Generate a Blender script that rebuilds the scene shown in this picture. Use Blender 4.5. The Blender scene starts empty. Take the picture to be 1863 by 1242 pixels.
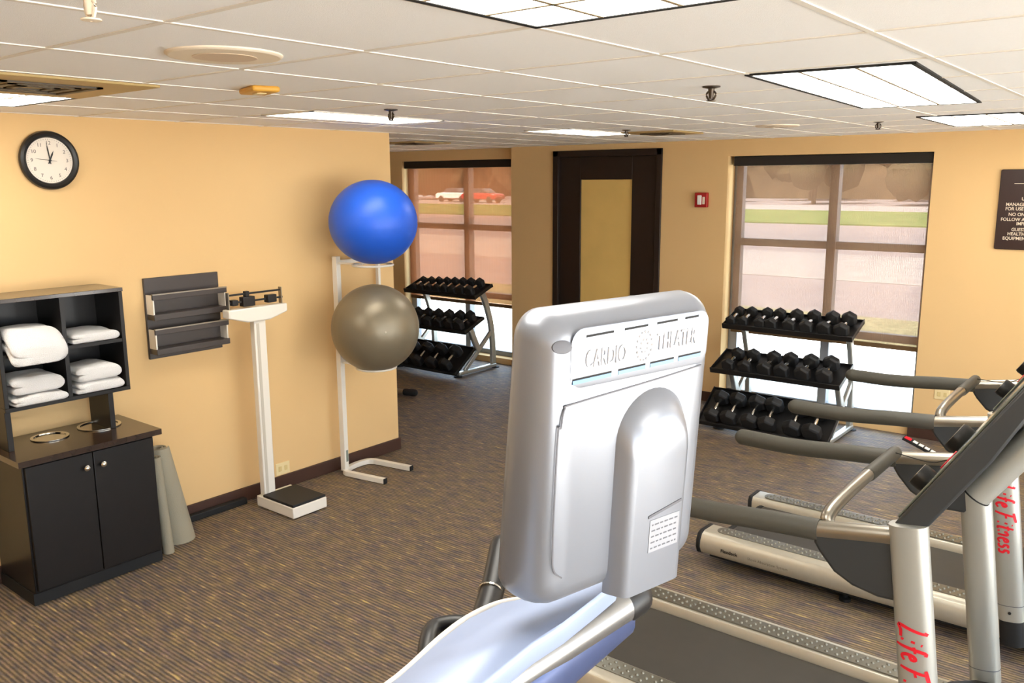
import bpy, bmesh, math, random
from mathutils import Vector, Matrix, noise
PI = math.pi
sc = bpy.context.scene
COL = sc.collection
random.seed(7)

# ------------------------------------------------------------------ camera
CAM = Vector((0, 0, 2.2))
YAW, PITCH, ROLL, FPX = .6764, .1865, .0055, 1556.0
cd = bpy.data.cameras.new('camera'); cam = bpy.data.objects.new('camera', cd); COL.objects.link(cam)
fw = Vector((-math.sin(YAW)*math.cos(PITCH), math.cos(YAW)*math.cos(PITCH), -math.sin(PITCH)))
rt = Vector((math.cos(YAW), math.sin(YAW), 0)); dn = fw.cross(rt)
r2 = rt*math.cos(ROLL) + dn*math.sin(ROLL); d2 = -rt*math.sin(ROLL) + dn*math.cos(ROLL)
cam.matrix_world = Matrix(((r2.x, -d2.x, -fw.x, CAM.x), (r2.y, -d2.y, -fw.y, CAM.y), (r2.z, -d2.z, -fw.z, CAM.z), (0, 0, 0, 1)))
cd.sensor_width = 36; cd.lens = 36*FPX/1863; cd.clip_start = .05; cd.clip_end = 500
sc.camera = cam
# ------------------------------------------------------------------ colour management
sc.view_settings.view_transform = 'Standard'; sc.view_settings.look = 'None'
sc.view_settings.exposure = 0.6; sc.view_settings.gamma = 1
sc.cycles.use_denoising = True
sc.cycles.max_bounces = 10; sc.cycles.diffuse_bounces = 5; sc.cycles.transparent_max_bounces = 12
sc.cycles.caustics_reflective = False; sc.cycles.caustics_refractive = False
sc.cycles.sample_clamp_indirect = 6
# ------------------------------------------------------------------ sky and sun
w = bpy.data.worlds.new('sky'); sc.world = w; w.use_nodes = True
bg = w.node_tree.nodes['Background']; bg.inputs[0].default_value = (.70, .84, 1, 1); bg.inputs[1].default_value = 5.0
sl = bpy.data.lights.new('sun', 'SUN'); sl.energy = 36; sl.angle = .02; sl.color = (1, .97, .93)
so = bpy.data.objects.new('sun', sl); COL.objects.link(so); so.rotation_euler = (math.radians(38), 0, math.radians(-12))
LAMP = 8.0          # radiance of the ceiling light tubes

# ------------------------------------------------------------------ materials
def srgb(c):
    return tuple((x/12.92 if x <= .04045 else ((x+.055)/1.055)**2.4) for x in [v/255 for v in c]) + (1,)
MATS = {}
def mat(name, rgb=(200, 200, 200), rough=.5, metal=0, emit=0, spec=.5, noise_amt=0, nscale=20, bump=0, bscale=200, coat=0, sheen=0):
    if name in MATS: return MATS[name]
    m = bpy.data.materials.new(name); m.use_nodes = True; nt = m.node_tree; b = nt.nodes['Principled BSDF']
    c = srgb(rgb)
    b.inputs['Base Color'].default_value = c; b.inputs['Roughness'].default_value = rough
    b.inputs['Metallic'].default_value = metal; b.inputs['Specular IOR Level'].default_value = spec
    if coat: b.inputs['Coat Weight'].default_value = coat; b.inputs['Coat Roughness'].default_value = .1
    if sheen: b.inputs['Sheen Weight'].default_value = sheen
    if emit: b.inputs['Emission Color'].default_value = c; b.inputs['Emission Strength'].default_value = emit
    tc = nt.nodes.new('ShaderNodeTexCoord')
    if noise_amt:
        n = nt.nodes.new('ShaderNodeTexNoise'); n.inputs['Scale'].default_value = nscale; n.inputs['Detail'].default_value = 4
        nt.links.new(tc.outputs['Object'], n.inputs['Vector'])
        mx = nt.nodes.new('ShaderNodeMix'); mx.data_type = 'RGBA'; mx.blend_type = 'MIX'
        mx.inputs[6].default_value = tuple(v*(1-noise_amt) for v in c[:3]) + (1,)
        mx.inputs[7].default_value = tuple(min(1, v*(1+noise_amt)) for v in c[:3]) + (1,)
        nt.links.new(n.outputs['Fac'], mx.inputs[0]); nt.links.new(mx.outputs[2], b.inputs['Base Color'])
    if bump:
        n2 = nt.nodes.new('ShaderNodeTexNoise'); n2.inputs['Scale'].default_value = bscale; n2.inputs['Detail'].default_value = 3
        nt.links.new(tc.outputs['Object'], n2.inputs['Vector'])
        bp = nt.nodes.new('ShaderNodeBump'); bp.inputs['Strength'].default_value = bump; bp.inputs['Distance'].default_value = .01
        nt.links.new(n2.outputs['Fac'], bp.inputs['Height']); nt.links.new(bp.outputs[0], b.inputs['Normal'])
    MATS[name] = m; return m

M_wall = mat('wall_paint', (224, 188, 134), .75, spec=.2, noise_amt=.015, nscale=3, bump=.05, bscale=400)
M_ceil = mat('ceiling_tile', (250, 250, 250), .9, spec=.1, noise_amt=.02, nscale=90, bump=.15, bscale=350)
M_tbar = mat('tbar_white', (232, 226, 216), .7, spec=.2)
M_base = mat('baseboard_vinyl', (66, 42, 32), .45)
M_dwood = mat('espresso_wood', (21, 17, 15), .4, noise_amt=.25, nscale=14, coat=.06, spec=.35)
M_dwood2 = mat('espresso_wood_top', (50, 36, 28), .22, noise_amt=.2, nscale=12, coat=.4)
M_holder = mat('charcoal_laminate', (66, 60, 58), .38, noise_amt=.08, nscale=30)
M_black = mat('black_plastic', (22, 22, 23), .4)
M_rubber = mat('black_rubber', (24, 24, 25), .62, noise_amt=.1, nscale=60)
M_cap = mat('matte_black', (12, 12, 12), .7)
M_char = mat('charcoal_plastic', (50, 52, 53), .42, noise_amt=.03)
M_grip = mat('grip_foam', (70, 68, 60), .55, noise_amt=.05, nscale=80, bump=.05)
M_silver = mat('silver_paint', (184, 185, 178), .3, metal=.55, spec=.6)
M_silverw = mat('warm_silver', (190, 184, 168), .34, metal=.5, noise_amt=.06, nscale=30)
M_alu = mat('satin_aluminium', (160, 154, 142), .3, metal=.9)
M_chrome = mat('chrome', (225, 222, 215), .12, metal=1)
M_tv = mat('tv_shell_silver', (138, 142, 151), .32, metal=.5, spec=.6, coat=.15)
M_tvseam = mat('tv_seam', (92, 92, 98), .5)
M_tvlet = mat('tv_raised_letters', (235, 235, 240), .35)
M_slotb = mat('slot_blue', (96, 132, 176), .3, metal=.3)
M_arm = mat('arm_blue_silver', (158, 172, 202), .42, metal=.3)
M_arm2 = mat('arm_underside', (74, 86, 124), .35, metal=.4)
M_white = mat('white_enamel', (232, 226, 214), .32, coat=.1)
M_towel = mat('white_terry', (240, 238, 236), .95, spec=.1, bump=.9, bscale=260, sheen=.4)
M_blue = mat('blue_vinyl', (30, 92, 212), .42, noise_amt=.03, spec=.5)
M_grey = mat('pewter_vinyl', (128, 118, 98), .38, metal=.35, spec=.5)
M_mat = mat('grey_foam', (150, 142, 122), .8, bump=.2, bscale=150)
M_red = mat('red_enamel', (165, 22, 22), .4)
M_redink = mat('red_ink', (214, 20, 40), .5)
M_ivory = mat('ivory_plastic', (232, 212, 160), .4)
M_sign = mat('sign_brown', (48, 30, 27), .35)
M_lett = mat('sign_cream', (225, 212, 190), .5)
M_clockw = mat('clock_face', (228, 218, 204), .6)
M_ink = mat('ink_black', (20, 18, 18), .5)
M_bronze = mat('frame_grey', (142, 146, 152), .4, metal=.1)
M_valance = mat('blind_valance', (26, 22, 18), .5)
M_hem = mat('hem_bar', (96, 72, 42), .5)
M_alarmw = mat('strobe_lens', (235, 235, 230), .15)
M_vent = mat('vent_tan', (176, 150, 98), .45, metal=.2)
M_det = mat('amber_plastic', (214, 160, 62), .5)
M_speaker = mat('speaker_cream', (236, 222, 200), .6)
M_bronzed = mat('sprinkler_bronze', (70, 60, 50), .35, metal=.6)
M_belt = mat('running_belt', (54, 50, 43), .6, noise_amt=.15, nscale=12)
M_plate = mat('tread_plate', (122, 120, 110), .3, metal=.7)
M_door = mat('door_espresso', (38, 27, 22), .4, noise_amt=.2, nscale=10)
M_lite = mat('glass_wall_reflection', (232, 196, 118), .18, noise_amt=.12, nscale=3, spec=.6)  # tan base colour stands in for the yellow wall mirrored in the glass
M_display = mat('console_face', (120, 124, 112), .12, noise_amt=.3, nscale=9)
M_ring = mat('steel_ring', (215, 212, 205), .15, metal=1)
M_plaster = mat('outlet_slots', (150, 130, 90), .5)
M_label = mat('label_grey', (150, 152, 158), .5)

def nodes_mat(name):
    m = bpy.data.materials.new(name); m.use_nodes = True; m.node_tree.nodes.clear(); MATS[name] = m
    nt = m.node_tree; out = nt.nodes.new('ShaderNodeOutputMaterial'); return m, nt, out

def carpet():
    m, nt, out = nodes_mat('carpet')
    N = nt.nodes.new; L = nt.links.new
    b = N('ShaderNodeBsdfPrincipled'); b.inputs['Roughness'].default_value = .62; b.inputs['Specular IOR Level'].default_value = .45
    tc = N('ShaderNodeTexCoord')
    mp = N('ShaderNodeMapping'); mp.inputs['Scale'].default_value = (9, 46, 1); L(tc.outputs['Object'], mp.inputs[0])
    n1 = N('ShaderNodeTexNoise'); n1.inputs['Scale'].default_value = 1; n1.inputs['Detail'].default_value = 2; L(mp.outputs[0], n1.inputs['Vector'])
    r1 = N('ShaderNodeValToRGB'); e = r1.color_ramp.elements
    e[0].position = .30; e[0].color = srgb((66, 66, 84)); e[1].position = .72; e[1].color = srgb((214, 186, 112))
    x = e.new(.42); x.color = srgb((98, 88, 84)); x = e.new(.52); x.color = srgb((136, 116, 82)); x = e.new(.60); x.color = srgb((134, 108, 104))
    L(n1.outputs['Fac'], r1.inputs[0])
    mp2 = N('ShaderNodeMapping'); mp2.inputs['Scale'].default_value = (3, 5, 1); L(tc.outputs['Object'], mp2.inputs[0])
    n2 = N('ShaderNodeTexNoise'); n2.inputs['Scale'].default_value = 2.2; n2.inputs['Detail'].default_value = 5; L(mp2.outputs[0], n2.inputs['Vector'])
    r2_ = N('ShaderNodeValToRGB'); e = r2_.color_ramp.elements
    e[0].position = .35; e[0].color = srgb((98, 90, 98)); e[1].position = .66; e[1].color = srgb((152, 132, 90))
    L(n2.outputs['Fac'], r2_.inputs[0])
    mx = N('ShaderNodeMix'); mx.data_type = 'RGBA'; mx.inputs[0].default_value = .42
    L(r1.outputs[0], mx.inputs[6]); L(r2_.outputs[0], mx.inputs[7])
    # ribs of the loop pile, running along x
    wv = N('ShaderNodeTexWave'); wv.bands_direction = 'Y'; wv.inputs['Scale'].default_value = 15; wv.inputs['Distortion'].default_value = 1.2; wv.inputs['Detail Scale'].default_value = 6
    L(tc.outputs['Object'], wv.inputs['Vector'])
    mr = N('ShaderNodeMapRange'); mr.inputs[3].default_value = .36; mr.inputs[4].default_value = 1.1; L(wv.outputs['Fac'], mr.inputs[0])
    mu = N('ShaderNodeMix'); mu.data_type = 'RGBA'; mu.blend_type = 'MULTIPLY'; mu.inputs[0].default_value = 1
    L(mx.outputs[2], mu.inputs[6]); L(mr.outputs[0], mu.inputs[7]); L(mu.outputs[2], b.inputs['Base Color'])
    bp = N('ShaderNodeBump'); bp.inputs['Strength'].default_value = .5; bp.inputs['Distance'].default_value = .004
    L(wv.outputs['Fac'], bp.inputs['Height']); L(bp.outputs[0], b.inputs['Normal'])
    L(b.outputs[0], out.inputs[0]); return m
M_carpet = carpet()

def glass_mat():
    m, nt, out = nodes_mat('window_glass')
    t = nt.nodes.new('ShaderNodeBsdfTransparent'); t.inputs[0].default_value = (.93, .97, 1, 1)
    g = nt.nodes.new('ShaderNodeBsdfGlossy'); g.inputs['Roughness'].default_value = .02
    x = nt.nodes.new('ShaderNodeMixShader'); x.inputs[0].default_value = .05
    nt.links.new(t.outputs[0], x.inputs[1]); nt.links.new(g.outputs[0], x.inputs[2]); nt.links.new(x.outputs[0], out.inputs[0]); return m
M_glass = glass_mat()

def blind_mat(name, tint, veil, frac):
    m, nt, out = nodes_mat(name); N = nt.nodes.new; L = nt.links.new
    t = N('ShaderNodeBsdfTransparent'); t.inputs[0].default_value = srgb(tint)
    tr = N('ShaderNodeBsdfTranslucent'); tr.inputs[0].default_value = srgb(veil)
    df = N('ShaderNodeBsdfDiffuse'); df.inputs[0].default_value = srgb(veil)
    a = N('ShaderNodeMixShader'); a.inputs[0].default_value = .5; L(tr.outputs[0], a.inputs[1]); L(df.outputs[0], a.inputs[2])
    tc = N('ShaderNodeTexCoord'); wv = N('ShaderNodeTexWave'); wv.bands_direction = 'X'; wv.inputs['Scale'].default_value = 7
    wv.inputs['Distortion'].default_value = 3; wv.inputs['Detail'].default_value = 3
    mp = N('ShaderNodeMapping'); mp.inputs['Scale'].default_value = (3, 1, .05); L(tc.outputs['Object'], mp.inputs[0]); L(mp.outputs[0], wv.inputs['Vector'])
    mr = N('ShaderNodeMapRange'); mr.inputs[3].default_value = frac-.05; mr.inputs[4].default_value = frac+.05; L(wv.outputs['Fac'], mr.inputs[0])
    x = N('ShaderNodeMixShader'); L(mr.outputs[0], x.inputs[0]); L(t.outputs[0], x.inputs[1]); L(a.outputs[0], x.inputs[2])
    L(x.outputs[0], out.inputs[0]); return m
M_blind = blind_mat('screen_fabric', (250, 242, 236), (150, 120, 94), .54)
M_blindL = blind_mat('screen_fabric_tan', (246, 226, 210), (168, 118, 82), .62)

# ------------------------------------------------------------------ geometry helpers
class MB:
    def __init__(s): s.bm = bmesh.new()
    def face(s, vs):
        try: return s.bm.faces.new(vs)
        except ValueError: return None
    def box(s, a, b, M=None):
        x0, y0, z0 = a; x1, y1, z1 = b
        v = [Vector(p) for p in ((x0, y0, z0), (x1, y0, z0), (x1, y1, z0), (x0, y1, z0), (x0, y0, z1), (x1, y0, z1), (x1, y1, z1), (x0, y1, z1))]
        if M: v = [M @ p for p in v]
        v = [s.bm.verts.new(p) for p in v]
        for f in ((3, 2, 1, 0), (4, 5, 6, 7), (0, 1, 5, 4), (1, 2, 6, 5), (2, 3, 7, 6), (3, 0, 4, 7)): s.face([v[i] for i in f])
        return s
    def prism(s, poly, ax, lo, hi, M=None):
        # poly: 2-D outline in the two other axes (in order), extruded along ax
        def P(p, t):
            q = list(p); q.insert(ax, t); q = Vector(q); return M @ q if M else q
        A = [s.bm.verts.new(P(p, lo)) for p in poly]; B = [s.bm.verts.new(P(p, hi)) for p in poly]
        s.face(A[::-1]); s.face(B); n = len(poly)
        for i in range(n): s.face([A[i], A[(i+1) % n], B[(i+1) % n], B[i]])
        return s
    def rings(s, rs, cap=True, closed=False):
        R = [[s.bm.verts.new(p) for p in r] for r in rs]; n = len(R[0])
        for a, b in (zip(R, R[1:] + R[:1]) if closed else zip(R, R[1:])):
            for i in range(n): s.face([a[i], a[(i+1) % n], b[(i+1) % n], b[i]])
        if cap and not closed: s.face(R[0][::-1]); s.face(R[-1])
        return s
    def sweep(s, pts, prof, up=Vector((0, 0, 1)), closed=False, scales=None):
        # prof: list of (side, up) offsets
        pts = [Vector(p) for p in pts]; n = len(pts); rs = []
        for i, p in enumerate(pts):
            if closed: t = (pts[(i+1) % n] - pts[i-1])
            else: t = pts[min(i+1, n-1)] - pts[max(i-1, 0)]
            t.normalize(); sd = t.cross(up)
            if sd.length < 1e-4: sd = t.cross(Vector((1, 0, 0)))
            sd.normalize(); u = sd.cross(t)
            k = scales[i] if scales else 1
            rs.append([p + sd*a*k + u*b*k for a, b in prof])
        return s.rings(rs, closed=closed)
    def tube(s, pts, r, n=14, round_ends=False, **k):
        pts = [Vector(p) for p in pts]
        if round_ends:
            a = (pts[0]-pts[1]).normalized(); b = (pts[-1]-pts[-2]).normalized()
            pre = [pts[0] + a*r*math.sin(t) for t in (1.45, 1.15, .8, .4)]; post = [pts[-1] + b*r*math.sin(t) for t in (.4, .8, 1.15, 1.45)]
            cs = [math.cos(t) for t in (1.45, 1.15, .8, .4)]
            sc_ = cs + [1]*len(pts) + cs[::-1]
            pts = pre + pts + post; k['scales'] = sc_
        return s.sweep(pts, [(r*math.cos(2*PI*i/n), r*math.sin(2*PI*i/n)) for i in range(n)], **k)
    def lathe(s, prof, M=None, n=32):
        # prof (radius, z); around local z
        rs = []
        for r, z in prof:
            rr = [Vector((max(r, 1e-5)*math.cos(2*PI*i/n), max(r, 1e-5)*math.sin(2*PI*i/n), z)) for i in range(n)]
            rs.append([M @ p if M else p for p in rr])
        return s.rings(rs)
    def dome(s, c, r, h, n=8):
        c = Vector(c)
        return s.rings([[c + Vector((r*k*math.cos(2*PI*i/n), r*k*math.sin(2*PI*i/n), z*h)) for i in range(n)] for k, z in ((1, 0), (.75, .7), (.3, 1))])
    def build(s, name, m, parent=None, bevel=0, seg=2, smooth=40, label=None, kind=None):
        bmesh.ops.recalc_face_normals(s.bm, faces=s.bm.faces)
        me = bpy.data.meshes.new(name); s.bm.to_mesh(me); s.bm.free()
        me.materials.append(m)
        me.polygons.foreach_set('use_smooth', [True]*len(me.polygons)); me.set_sharp_from_angle(angle=math.radians(smooth))
        o = bpy.data.objects.new(name, me); COL.objects.link(o)
        if parent: o.parent = parent
        if bevel:
            b = o.modifiers.new('bevel', 'BEVEL'); b.width = bevel; b.segments = seg; b.limit_method = 'ANGLE'; b.angle_limit = math.radians(35); b.harden_normals = False
        if label: o['label'] = label
        if kind: o['kind'] = kind
        return o
def struct(o): o['kind'] = 'structure'; return o
def thing(name, label, cat, loc=(0, 0, 0), rz=0, group=None):
    o = bpy.data.objects.new(name, None); COL.objects.link(o); o.empty_display_size = .1
    o.location = loc; o.rotation_euler = (0, 0, rz); o['label'] = label; o['category'] = cat
    if group: o['group'] = group
    return o
def tag(o, label, cat, group=None):
    o['label'] = label; o['category'] = cat
    if group: o['group'] = group
    return o
def dup(root, loc, rz=None, label=None, group=None):
    r = root.copy(); COL.objects.link(r); r.location = loc
    if rz is not None: r.rotation_euler = (0, 0, rz)
    if label: r['label'] = label
    if group: r['group'] = group
    for ch in list(root.children):
        c = ch.copy(); COL.objects.link(c); c.parent = r
        for g in list(ch.children):
            d = g.copy(); COL.objects.link(d); d.parent = c
    return r
def smooth_path(pts, k=6):
    P = [Vector(p) for p in pts]; P = [P[0]*2-P[1]] + P + [P[-1]*2-P[-2]]; out = []
    for i in range(1, len(P)-2):
        for j in range(k):
            t = j/k; a, b, c, d = P[i-1], P[i], P[i+1], P[i+2]
            out.append(.5*((2*b) + (c-a)*t + (2*a-5*b+4*c-d)*t*t + (3*b-a-3*c+d)*t**3))
    out.append(P[-2]); return out
def text_mesh(txt, size, depth, M, name, m, parent, align='LEFT', shear=0, font_offset=0, squeeze=1):
    cu = bpy.data.curves.new('t', 'FONT'); cu.body = txt; cu.size = size; cu.extrude = depth; cu.align_x = align; cu.shear = shear; cu.offset = font_offset
    cu.resolution_u = 3
    o = bpy.data.objects.new('t', cu); COL.objects.link(o)
    bpy.context.view_layer.update()
    me = bpy.data.meshes.new_from_object(o.evaluated_get(bpy.context.evaluated_depsgraph_get()))
    bpy.data.objects.remove(o); bpy.data.curves.remove(cu)
    me.transform(M @ Matrix.Diagonal((squeeze, 1, 1, 1)))
    if name is None: return me
    me.materials.clear(); me.materials.append(m); me.name = name
    ob = bpy.data.objects.new(name, me); COL.objects.link(ob); ob.parent = parent; return ob
def frame(o, x, y, z):
    """matrix with columns x, y, z axes and origin o"""
    return Matrix(((x[0], y[0], z[0], o[0]), (x[1], y[1], z[1], o[1]), (x[2], y[2], z[2], o[2]), (0, 0, 0, 1)))
def rrect(w, h, r, n=6):
    pts = []
    for cx, cy, a0 in ((w/2-r, h/2-r, 0), (-w/2+r, h/2-r, PI/2), (-w/2+r, -h/2+r, PI), (w/2-r, -h/2+r, 3*PI/2)):
        for i in range(n+1):
            a = a0 + PI/2*i/n; pts.append((cx+r*math.cos(a), cy+r*math.sin(a)))
    return pts

# ------------------------------------------------------------------ room shell
CZ = 2.565; WX = -5.03; WE = 4.75; FY = 7.75; FY2 = 7.87; RX = 3.0; BY = -3.0; LX = -10.0; TH = .32
struct(MB().box((LX-.3, BY-.3, -.12), (RX+.3, FY+TH, 0)).build('floor', M_carpet))
struct(MB().box((LX-.3, BY-.3, CZ), (RX+.3, FY+TH, CZ+.35)).build('ceiling', M_ceil))
# partition with the clock: long leg plus the return that turns left at its end
struct(MB().prism([(WX, BY), (WX, WE), (LX, WE), (LX, WE-.16), (WX-.16, WE-.16), (WX-.16, BY)], 2, 0, CZ).build('wall_left', M_wall))
struct(MB().box((LX-.16, WE-.16, 0), (LX, FY+TH, CZ)).build('wall_alcove', M_wall))
struct(MB().box((LX-.16, BY-.16, 0), (RX+.16, BY, CZ)).build('wall_back', M_wall))
# right wall with a band of windows behind the consoles
m = MB(); m.box((RX, BY, 0), (RX+.2, FY+TH, .12)); m.box((RX, BY, 2.5), (RX+.2, FY+TH, CZ))
for a, b in ((BY, -2.2), (-.2, .1), (2.1, 2.4), (4.4, 4.7), (6.7, FY+TH)): m.box((RX, a, .12), (RX+.2, b, 2.5))
struct(m.build('wall_right', M_wall))
# far wall, with the two window openings and the door opening
def wall_with_holes(x0, x1, y0, y1, holes, name):
    m = MB(); xs = sorted({x0, x1} | {h[0] for h in holes} | {h[1] for h in holes})
    for a, b in zip(xs, xs[1:]):
        hs = [h for h in holes if h[0] <= a+1e-6 and h[1] >= b-1e-6]
        if not hs: m.box((a, y0, 0), (b, y1, CZ)); continue
        _, _, z0, z1 = hs[0]
        if z0 > 0: m.box((a, y0, 0), (b, y1, z0))
        m.box((a, y0, z1), (b, y1, CZ))
    return struct(m.build(name, M_wall))
W1 = (-3.58, -1.78, .07, 2.41); W2 = (-8.12, -6.30, .07, 2.44)
wall_with_holes(-6.22, RX, FY, FY+TH, [W1, (-5.60, -4.30, 0, 2.49)], 'wall_far')
wall_with_holes(LX, -6.22, FY2, FY+TH, [W2], 'wall_window_bay')
# baseboards
BH = .10
def bb(name, a, b): struct(MB().box(a, b).build(name, M_base, bevel=.004))
bb('baseboard_left', (WX, BY, 0), (WX+.014, WE+.014, BH)); bb('baseboard_left_end', (LX, WE, 0), (WX, WE+.014, BH))
bb('baseboard_far', (-4.28, FY-.014, 0), (-3.58, FY, BH)); bb('baseboard_far_right', (-1.78, FY-.014, 0), (RX, FY, BH))
bb('baseboard_pillar', (-6.22, FY-.014, 0), (-5.62, FY, BH)); bb('trim_1', (-1.80, FY-.05, 0), (-1.52, FY-.014, .14))

# ceiling T-bar grid (one mesh: the runners are fixed together), tiles sag a little behind it
GX = [-.71 - .61*k for k in range(-6, 16)]; GY = [1.735 + .61*k for k in range(-8, 11)]
m = MB()
for x in GX:
    if LX < x < RX: m.box((x-.009, BY, CZ-.003), (x+.009, FY, CZ+.002))
for y in GY:
    if BY < y < FY: m.box((LX, y-.009, CZ-.0025), (RX, y+.009, CZ+.002))
struct(m.build('trim_2', M_tbar, label='white metal grid of the tiled ceiling'))

# ------------------------------------------------------------------ windows, blinds
def window(idx, o, yf, opening_x, mull_x, rails):
    x0, x1, z0, z1 = o; r = bpy.data.objects.new('window_%d' % idx, None); COL.objects.link(r); struct(r)
    m = MB(); f = .07; d0, d1 = yf+.16, yf+.24
    m.box((x0, d0, z0), (x0+.09, d1, z1)); m.box((x1-.05, d0, z0), (x1, d1, z1)); m.box((x0, d0, z0), (x1, d1, z0+.06)); m.box((x0, d0, z1-f), (x1, d1, z1))
    for mx_ in mull_x: m.box((mx_-.04, d0-.01, z0), (mx_+.04, d1+.01, z1))
    for rz in rails: m.box((x0, d0+.005, rz-.035), (x1, d1, rz+.035))
    m.build('window_frame', M_bronze, r, bevel=.004)
    MB().box((x0+.02, d0+.035, z0+.02), (x1-.02, d0+.041, z1-.02)).build('window_pane', M_glass, r)
    return r
window(1, W1, FY, None, [-2.62], [1.60, .80])
window(2, W2, FY2-.04, None, [-7.12], [1.63, .80])
def blind(o, yb, zb, zt, label, fabric, x0, x1):
    t = thing('roller_blind', label, 'roller blind', ((x0+x1)/2, yb, zb))
    hw = (x1-x0)/2; h = zt-zb
    MB().box((-hw, -.06, h-.088), (hw, .05, h)).build('valance', M_valance, t, bevel=.006)
    MB().box((-hw+.012, -.0008, .02), (hw-.012, .0008, h-.02)).build('fabric', fabric, t)
    MB().box((-hw+.012, -.008, 0), (hw-.012, .008, .042)).build('hem_bar', M_hem, t, bevel=.004)
blind(W1, 7.84, .72, 2.408, 'pale see-through roller blind with black valance behind the right dumbbell rack', M_blind, -3.535, -1.785)
blind(W2, 7.93, .68, 2.438, 'tan see-through roller blind with black valance left of the dark door', M_blindL, -8.08, -6.305)
# door
d = bpy.data.objects.new('door_1', None); COL.objects.link(d); struct(d); d.location = (-4.95, FY, 0)
m = MB(); m.box((-.67, -.02, 0), (-.60, .12, 2.505)); m.box((.61, -.02, 0), (.67, .12, 2.505)); m.box((-.67, -.02, 2.44), (.67, .12, 2.505))
m.build('door_frame', M_door, d, bevel=.004)
m = MB(); m.box((-.60, .02, 0), (-.33, .07, 2.44)); m.box((.31, .02, 0), (.61, .07, 2.44)); m.box((-.33, .02, 2.2), (.31, .07, 2.44)); m.box((-.33, .02, 0), (.31, .07, .3))
m.build('door_leaf', M_door, d, bevel=.003)
MB().box((-.33, .04, .3), (.31, .05, 2.2)).build('door_glass', M_lite, d)
m = MB(); m.tube([(.45, .02, 1.0), (.45, -.04, 1.0), (.34, -.045, 1.0)], .01); m.build('door_handle', M_alu, d)

# ------------------------------------------------------------------ outdoors
def emat(name, a, b, scale, det=6):
    m = mat(name, a, .95, spec=.1); nt = m.node_tree; bs = nt.nodes['Principled BSDF']
    tc = nt.nodes.new('ShaderNodeTexCoord'); n = nt.nodes.new('ShaderNodeTexNoise'); n.inputs['Scale'].default_value = scale; n.inputs['Detail'].default_value = det
    r = nt.nodes.new('ShaderNodeValToRGB'); r.color_ramp.elements[0].position = .35; r.color_ramp.elements[1].position = .65
    r.color_ramp.elements[0].color = srgb(a); r.color_ramp.elements[1].color = srgb(b)
    nt.links.new(tc.outputs['Object'], n.inputs['Vector']); nt.links.new(n.outputs['Fac'], r.inputs[0]); nt.links.new(r.outputs[0], bs.inputs['Base Color']); return m
M_pave = emat('concrete_walk', (205, 200, 190), (222, 218, 210), 3)
M_asph = emat('asphalt_light', (112, 106, 108), (124, 118, 118), 2)
M_road = emat('concrete_road', (126, 122, 121), (140, 136, 133), 2)
M_lawn = emat('lawn_grass', (70, 92, 46), (100, 114, 62), .6)
M_dry = emat('dry_grass', (96, 98, 74), (130, 128, 98), 9)
M_leaf = emat('tree_leaves', (46, 46, 34), (82, 72, 50), 3)
M_bark = emat('tree_bark', (84, 66, 54), (110, 90, 76), 8)
def gnd(name, x0, x1, y0, y1, m_, z=-.1, lab=None):
    o = MB().box((x0, y0, z-.1), (x1, y1, z)).build(name, m_); struct(o)
    if lab: o['label'] = lab
gnd('ground_asphalt', -90, 60, 8.2, 160, M_asph, -.12)
gnd('ground_bounce', 3.3, 60, -40, 8.1, M_pave, -.12)  # unseen pale ground, added so sunlight bounces up to the ceiling
gnd('ground_walk', -60, 30, 8.2, 12.3, M_pave, -.08)
gnd('ground_dry_grass', -26, 12, 12.3, 14.6, M_dry, -.06)
gnd('ground_road_edge', -90, 60, 20, 27, M_road, -.10)
gnd('ground_lawn', -90, 60, 44, 62, M_lawn, -.05)
gnd('ground_road_far', -90, 60, 62, 74, M_road, -.06)
def tree(x, y, h, cr, label, k):
    t = thing('tree', label, 'tree', (x, y, -.12), 0, 'trees across the road')
    MB().tube(smooth_path([(0, 0, 0), (.1, 0, h*.25), (-.05, .1, h*.5), (.1, 0, h*.8)]), .22, n=8, scales=None).build('trunk', M_bark, t)
    m = MB(); rnd = random.Random(k)
    for i in range(9):
        c = Vector((rnd.uniform(-cr, cr)*.7, rnd.uniform(-cr, cr)*.6, h*.30 + rnd.uniform(-.35, .6)*cr))
        r = cr*rnd.uniform(.35, .6); rs = []
        for a in range(1, 8):
            th = PI*a/8
            rs.append([c + Vector((math.sin(th)*math.cos(2*PI*j/12), math.sin(th)*math.sin(2*PI*j/12), -math.cos(th)))*r*(1+.25*noise.noise(Vector((a*1.7, j*1.3, i*5+k)))) for j in range(12)])
        m.rings(rs)
    m.build('crown', M_leaf, t)
TW = ['behind the left pane of the right window blind', 'behind the centre bar of the right window blind', 'far back behind the left pane of the right window blind', 'behind the left edge of the right window', 'behind the right pane of the right window blind', 'hidden mostly by the wall beside the dark door', 'behind the right pane of the left window blind', 'behind the middle bar of the left window blind', 'behind the left pane of the left window blind', 'leftmost of the trees behind the left window blind', 'rightmost of the trees behind the right window blind']
for i, (x, y, h, cr) in enumerate([(-28, 79, 9, 3.2), (-22.5, 92, 11, 3.4), (-33, 92, 12, 4), (-40, 80, 10, 3.8), (-18, 79, 9, 3.2), (-48, 95, 12, 4.4), (-55, 82, 10, 4), (-65, 90, 12, 4.4), (-75, 80, 11, 4.2), (-84, 94, 12, 4.6), (-9, 90, 11, 4)]):
    tree(x, y, h, cr, 'tree beyond the lawn, ' + TW[i], i)
hd = emat('hedge_leaves', (52, 46, 34), (92, 78, 58), .5)
m = MB(); rs = []
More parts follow.
